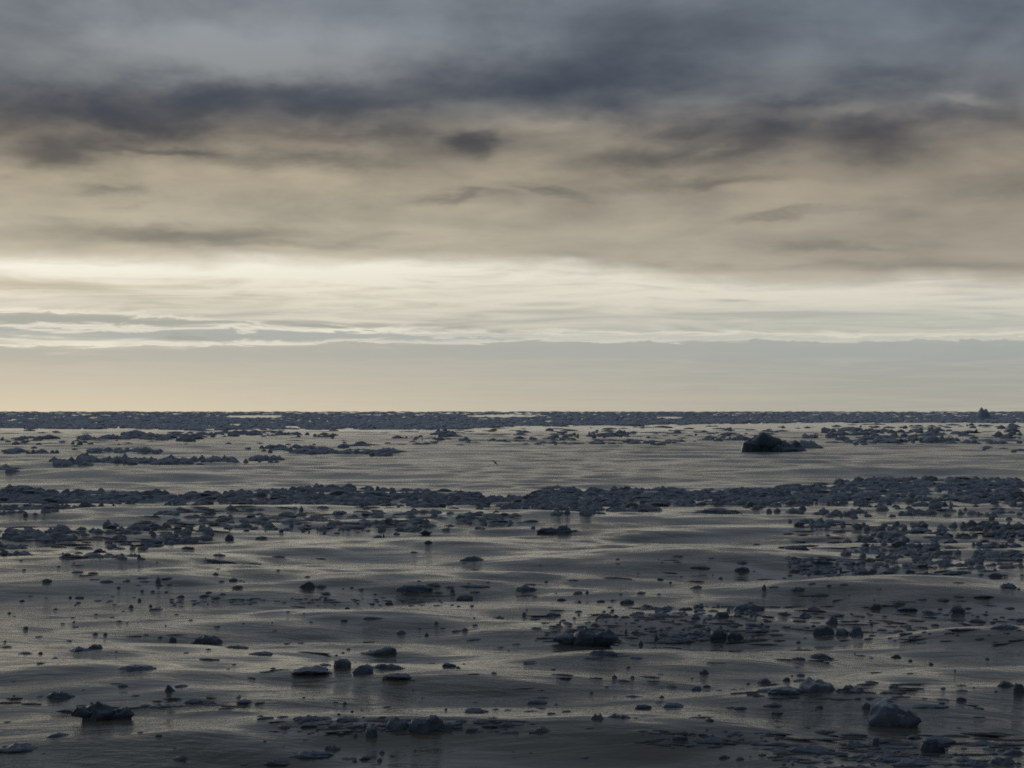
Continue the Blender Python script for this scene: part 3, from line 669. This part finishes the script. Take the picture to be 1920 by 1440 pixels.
cluster([(1636, 1169, 28, 5, 't'), (1667, 1171, 13, 4, 't'), (1655, 1183, 24, 6, 's'), (1687, 1185, 26, 6, 's'), (1702, 1178, 22, 8, 'd'), (1726, 1178, 30, 5, 't'), (1754, 1174, 17, 6, 'b'), (1760, 1183, 20, 4, 't'), (1795, 1182, 20, 7, 'd'),
         (1832, 1177, 32, 7, 's'), (1892, 1180, 56, 13, 'd'), (1632, 1199, 20, 5, 't'), (1714, 1199, 12, 5, 'd')], 'the horned lump, in its bright line', 'bright line past the horned lump')
cluster([(1495, 1031, 52, 13, 'd'), (1542, 1058, 48, 11, 's'), (1510, 1063, 32, 8, 's'), (1540, 1074, 44, 10, 's'), (1565, 1072, 14, 6, 'b'), (1562, 1082, 36, 6, 's'), (1584, 1089, 22, 9, 'd'), (1620, 1077, 30, 12, 'd'), (1638, 1074, 14, 10, 'o'), (1633, 1053, 18, 10, 'b'),
         (1652, 1046, 20, 9, 'd'), (1670, 1076, 30, 9, 'd'), (1640, 1021, 24, 15, 'r'), (1708, 1075, 20, 12, 'k'), (1705, 1042, 20, 8, 'd')], 'the calm water, into the crowded field', 'near side of the crowded field')
cluster([(1715, 1001, 24, 11, 'r'), (1732, 1064, 20, 6, 's'), (1755, 1032, 24, 12, 'b'), (1755, 1081, 42, 6, 's'), (1768, 1004, 20, 8, 'd'), (1770, 1056, 36, 9, 'd'), (1776, 1061, 16, 6, 'b'), (1790, 1019, 15, 8, 'b'), (1800, 1077, 56, 12, 'd'), (1855, 1030, 62, 13, 'R'),
         (1860, 1043, 22, 12, 'b'), (1870, 1006, 46, 14, 'r'), (1905, 1025, 26, 9, 'd'), (1912, 1042, 30, 9, 's'), (1870, 1082, 30, 11, 'd'), (1892, 1103, 34, 14, 'd')], 'mid-field to the frame edge, crowded field', 'far side of the crowded field')

# ------------------------------------------------------------------ brash ice: too many to count
def brash(name, label, spots, sub, mat, s0):
    """spots: arrays x, y (waterline, photograph), w, h (size there)"""
    rs = random.Random(s0)
    protos = [ice_shape(rs, 2.0, 2.0, 1.0, c, sub) for c in 'dssrrkdsrdLRrstrstrd']
    x, y, w, h = (np.array(v, float) for v in zip(*spots))
    wx, wy, wz, t = to_sea(x, y)
    rng = np.random.RandomState(s0)
    vs_, fs_, base = [], [], 0
    pick = rng.randint(0, len(protos), len(x))
    for i in range(len(x)):
        v, f = protos[pick[i]]
        W = w[i] * PX * t[i] * .5; Hh = h[i] * PX * t[i]
        D = min(W * rng.uniform(.5, 1.0), Hh * 3.0)
        a = rng.uniform(-.3, .3)
        px_, py_ = v[:, 0] * W, v[:, 1] * D
        q_ = np.stack([px_ * math.cos(a) - py_ * math.sin(a) + wx[i], px_ * math.sin(a) + py_ * math.cos(a) + wy[i] + D * .8, v[:, 2] * Hh + wz[i]], -1)
        vs_.append(q_); fs_.append(f + base); base += len(v)
    o = link(name, new_mesh(name, np.concatenate(vs_), np.concatenate(fs_), False), mat)
    o['kind'] = 'stuff'; o['label'] = label; o['category'] = 'brash ice'
    return o

rng = np.random.RandomState(5)
def lump(n):
    """clumpy 1-D wobble for ragged patch outlines"""
    k = rng.uniform(.004, .05, n); p = rng.uniform(0, 6.28, n); a = rng.uniform(.4, 1, n) / (1 + 40 * k)
    return lambda x: np.sum(a * np.sin(np.outer(np.atleast_1d(x), k) + p), 1) / np.sum(a)
def fill(top, bot, n, wr, hr, dens=None):
    """n pieces strewn between two outlines (polylines of the photograph), more where dens says"""
    xs = rng.uniform(-120, 2040, n * 3); u = rng.uniform(0, 1, n * 3)
    tx, ty = zip(*top); bx, by = zip(*bot)
    y0 = np.interp(xs, tx, ty); y1 = np.interp(xs, bx, by)
    keep = (y1 - y0) / max((y1 - y0).max(), 1) > rng.uniform(0, 1, len(xs))
    if dens is not None:
        keep &= dens(xs, y0 + (y1 - y0) * u) > rng.uniform(0, 1, len(xs))
    xs, ys = xs[keep][:n], (y0 + (y1 - y0) * u)[keep][:n]
    w = rng.lognormal(0, .42, len(xs)) * wr; h = rng.lognormal(0, .30, len(xs)) * hr
    return list(zip(xs, ys, np.clip(w, wr * .4, wr * 3.2), np.clip(h, hr * .4, hr * 2.0)))

# the pack along the horizon, broken by bright leads
LEADS = [(130, 812, 110, 3), (250, 806, 70, 2), (240, 805, 40, 2), (260, 808, 45, 3), (650, 806, 30, 3), (690, 812, 60, 3), (910, 806, 60, 3), (1000, 808, 90, 4), (1100, 803, 80, 2), (1200, 803, 60, 2), (1340, 797, 60, 3),
         (1400, 798, 50, 3), (1390, 808, 50, 3), (1480, 796, 50, 3), (1560, 797, 70, 3), (1700, 822, 70, 2), (1640, 812, 60, 2), (1800, 811, 70, 2), (1850, 821, 80, 2), (545, 801, 20, 2), (480, 781, 60, 1.5), (940, 780, 70, 1.5), (1260, 783, 25, 1.5), (1880, 797, 60, 2)]
def open_leads(x, y):
    d = np.ones_like(x)
    for (cx, cy, sx, sy) in LEADS:
        d = np.minimum(d, np.where(((x - cx) / sx) ** 2 + ((y - cy - sy * .5) / (sy + 1.2)) ** 2 < 1, 0.0, 1.0))
    return d
far = fill([(-120, 772.2), (2040, 772.2)], [(-120, 803), (400, 806), (800, 806), (900, 803), (1000, 799), (1300, 797), (1500, 793), (2040, 793)], 9000, 17, 3.0, open_leads)
far = [(x, y, w, max(1.1, h * min(1.0, .30 + .70 * (y - 772) / 24.0))) for (x, y, w, h) in far]
brash('far_pack_ice', 'dark pack ice filling the distance up to the horizon', far, 1, M_PACK, 21)

def strip_(x0, x1, y, th, n, wr, hr):
    xs = rng.uniform(x0, x1, n)
    ys = y + th * (rng.uniform(-.5, .5, n)) + 3 * np.sin(xs * .013 + y)
    return list(zip(xs, ys, np.clip(rng.lognormal(0, .45, n) * wr, 4, wr * 3), np.clip(rng.lognormal(0, .3, n) * hr, 1.5, hr * 2)))
near_far = strip_(0, 1920, 806, 16, 150, 26, 1.8) + strip_(0, 1920, 823, 26, 110, 22, 1.8) + strip_(850, 1450, 815, 26, 60, 22, 2.0)
for s in [(150, 370, 825, 6, 70, 20, 6), (0, 120, 826, 6, 22, 18, 4), (20, 180, 833, 8, 9, 16, 5), (230, 480, 814, 8, 70, 18, 5), (430, 640, 816, 6, 34, 16, 4), (70, 110, 848, 4, 8, 18, 7), (10, 70, 848, 6, 8, 22, 6),
          (160, 300, 850, 5, 26, 20, 5), (100, 180, 866, 6, 26, 22, 8), (150, 430, 865, 7, 110, 20, 8), (380, 520, 864, 6, 30, 18, 7), (0, 28, 882, 4, 8, 22, 8), (480, 530, 862, 6, 16, 16, 7),
          (490, 560, 845, 10, 22, 18, 6), (560, 740, 850, 4, 60, 22, 4.5), (570, 610, 841, 5, 16, 22, 5), (640, 690, 836, 4, 12, 20, 4), (690, 735, 852, 4, 12, 16, 6), (820, 860, 818, 4, 9, 18, 8), (730, 960, 825, 6, 26, 16, 4),
          (960, 1080, 826, 6, 30, 18, 4), (1000, 1080, 834, 4, 12, 18, 3), (1060, 1180, 818, 8, 22, 14, 5), (1100, 1330, 828, 6, 50, 18, 4), (1330, 1400, 820, 10, 14, 18, 5), (1130, 1160, 820, 4, 7, 22, 6), (1540, 1920, 820, 22, 130, 20, 5),
          (1590, 1800, 830, 6, 44, 20, 6), (1840, 1920, 843, 5, 7, 18, 4), (1500, 1560, 818, 5, 10, 18, 5), (0, 960, 838, 26, 26, 13, 3), (960, 1400, 812, 18, 30, 12, 3), (1550, 1920, 803, 14, 70, 16, 3.5)]:
    near_far += strip_(*s)
brash('scattered_brash_ice', 'loose dark brash ice strewn in strips below the horizon pack', near_far, 1, M_BRASH, 22)

TOP = [(-120, 916), (0, 918), (40, 914), (130, 921), (240, 924), (330, 925), (480, 922), (560, 917), (600, 914), (700, 918), (790, 920), (880, 923), (900, 931), (970, 933), (1000, 930), (1020, 921), (1075, 912), (1090, 926), (1160, 918), (1260, 917), (1275, 922), (1400, 918), (1500, 911),
       (1560, 905), (1640, 897), (1700, 899), (1760, 896), (1850, 897), (2040, 902)]
BOT = [(-120, 972), (0, 970), (110, 962), (150, 952), (300, 951), (470, 950), (560, 952), (700, 950), (860, 952), (960, 950), (1010, 962), (1130, 963), (1200, 952), (1300, 948), (1400, 946), (1500, 946), (1640, 944), (1740, 940), (2040, 950)]
def gaps(x, y):
    n = np.sin(x * .021 + y * .31) + np.sin(x * .047 - y * .23 + 2.0) + np.sin(x * .093 + y * .55 + 4.1) + .8 * np.sin(x * .19 - y * .8)
    yt = np.interp(x, [p[0] for p in TOP], [p[1] for p in TOP]); yb = np.interp(x, [p[0] for p in BOT], [p[1] for p in BOT])
    low = np.clip((y - yt) / np.maximum(yb - yt, 1), 0, 1)
    return np.clip(1.25 - .75 * low + .22 * n, .06, 1)
band = fill(TOP, BOT, 2000, 23, 5.2, gaps)
band += fill([(-120, 955), (280, 958), (400, 950), (700, 948), (960, 946), (2040, 946)], [(-120, 956), (280, 960), (420, 990), (560, 1000), (760, 985), (960, 968), (1060, 965), (1150, 947), (2040, 947)], 150, 20, 4.2)
band += strip_(280, 1000, 975, 26, 84, 22, 3.8) + strip_(420, 700, 992, 12, 50, 14, 4) + strip_(940, 1110, 960, 14, 40, 18, 7) + strip_(1160, 1230, 955, 10, 24, 18, 6) + strip_(700, 960, 985, 20, 36, 15, 5)
band += fill([(1380, 946), (1440, 940), (2040, 940)], [(1380, 947), (1440, 962), (1600, 972), (1760, 968), (2040, 985)], 320, 18, 6) + strip_(1460, 1590, 980, 10, 26, 17, 6)
# patches reaching in from the frame edge below the band, then the crowded field
band += fill([(-120, 994), (0, 993), (150, 988), (250, 985), (380, 990), (400, 1005)], [(-120, 1000), (0, 1008), (120, 1006), (220, 1012), (300, 1020), (360, 1024), (400, 1008), (402, 990), (2040, 900)], 190, 19, 7, lambda x, y: (x < 400) * 1.0)
band += strip_(0, 110, 1008, 8, 26, 18, 6) + strip_(-20, 50, 1036, 22, 22, 18, 7) + strip_(60, 140, 1015, 8, 22, 18, 6) + strip_(100, 270, 1046, 6, 24, 18, 5) + strip_(200, 300, 1022, 14, 26, 15, 5)
fx = rng.uniform(1570, 1960, 400); fy = rng.uniform(983, 1066, 400)
dens = np.clip((fx - 1540) / 130, .15, 1) * np.clip(1.25 - (fy - 983) / 90, .12, 1)
keep = dens > rng.uniform(0, 1, 400)
band += list(zip(fx[keep], fy[keep], np.clip(rng.lognormal(0, .4, keep.sum()) * 17, 6, 44), np.clip(rng.lognormal(0, .3, keep.sum()) * 6, 2.5, 12)))
band += strip_(1480, 1620, 1066, 30, 60, 13, 4) + strip_(1600, 1920, 1062, 40, 60, 11, 3.5) + strip_(1180, 1420, 1150, 22, 50, 12, 4) + strip_(1220, 1420, 1190, 26, 40, 11, 3.5)
brash('brash_ice_band', 'dense band of dark broken brash ice crossing the whole sea', band, 2, M_BRASH, 23)

# crumbs of ice on the nearer water
crumbs = strip_(0, 1920, 1110, 130, 110, 9, 1.5) + strip_(0, 1920, 1290, 260, 110, 11, 1.8) + strip_(560, 960, 1365, 24, 60, 13, 2.4) + strip_(1200, 1460, 1385, 24, 40, 13, 2.4) + strip_(1020, 1440, 1170, 60, 110, 12, 2.2) + strip_(1480, 1920, 1176, 60, 70, 13, 2.2) + strip_(1450, 1920, 1420, 40, 80, 16, 2.8) + strip_(320, 900, 1128, 14, 60, 12, 1.8) + CRUMBS
brash('ice_crumbs', 'tiny crumbs of ice sprinkled over the nearer water', crumbs, 1, M_DARK, 24)

slush = (strip_(1480, 1920, 1030, 100, 90, 42, 1.6) + strip_(0, 420, 1005, 40, 60, 44, 1.6) + strip_(250, 1000, 965, 40, 70, 44, 1.5) + strip_(1020, 1440, 1175, 70, 60, 40, 1.8) + strip_(1440, 1920, 1165, 80, 50, 44, 1.8)
         + strip_(500, 980, 1362, 28, 40, 46, 2.0) + strip_(1430, 1920, 1405, 60, 70, 60, 2.2) + strip_(1180, 1460, 1385, 30, 26, 50, 2.0) + strip_(0, 500, 1325, 30, 20, 50, 2.0) + strip_(1400, 1700, 1300, 40, 26, 50, 1.9) + strip_(0, 1920, 1200, 320, 60, 34, 1.4))
brash('thin_slush', 'thin low rafts of dark slush drifting between the ice pieces', slush, 2, M_SLUSH, 25)

# ------------------------------------------------------------------ the seabird
def seabird():
    d = pix_dir(928.5, 868.0)
    c = Vector(d * 330.0) + Vector((0, 0, CAM_Z))
    prof = [(-.30, .012, .0), (-.24, .035, .0), (-.14, .06, .0), (0.0, .075, .0), (.12, .06, .01), (.19, .045, .02), (.25, .042, .025), (.29, .02, .02), (.34, .006, .01)]
    vs_, fs_ = [], []
    n = 8
    for (y, r, z) in prof:
        for k in range(n):
            a = 2 * math.pi * k / n
            vs_.append((r * math.cos(a), y, z + r * .85 * math.sin(a)))
    for i in range(len(prof) - 1):
        for k in range(n):
            fs_.append((i * n + k, i * n + (k + 1) % n, (i + 1) * n + (k + 1) % n, (i + 1) * n + k))
    for s in (-1, 1):                      # long narrow wings, drooping towards the tips
        b0 = len(vs_)
        st = [(.03, .12, -.10, .02), (.25, .11, -.09, .07), (.48, .07, -.08, .06), (.68, -.02, -.12, .0), (.84, -.14, -.17, -.09)]
        for (x, y0, y1, z) in st:
            for (yy, dz) in ((y0, .0), ((y0 + y1) / 2, .014), (y1, .0), ((y0 + y1) / 2, -.010)):
                vs_.append((s * x, yy, z + dz))
        for i in range(len(st) - 1):
            for k in range(4):
                fs_.append((b0 + i * 4 + k, b0 + i * 4 + (k + 1) % 4, b0 + (i + 1) * 4 + (k + 1) % 4, b0 + (i + 1) * 4 + k))
    m, q, bs = material("dark_plumage")
    q.put(bs.inputs['Base Color'], q.mix(q.noise(q.new('ShaderNodeTexCoord').outputs['Object'], 8.0), (.014, .013, .012, 1), (.03, .027, .024, 1)))
    bs.inputs['Roughness'].default_value = .8
    o = link('seabird', new_mesh('seabird', vs_, fs_), m)
    o.location = c
    o.rotation_euler = (R(58), R(42), R(10))
    o['label'] = 'dark seabird banking on long narrow wings over the open water'
    o['category'] = 'bird'
seabird()
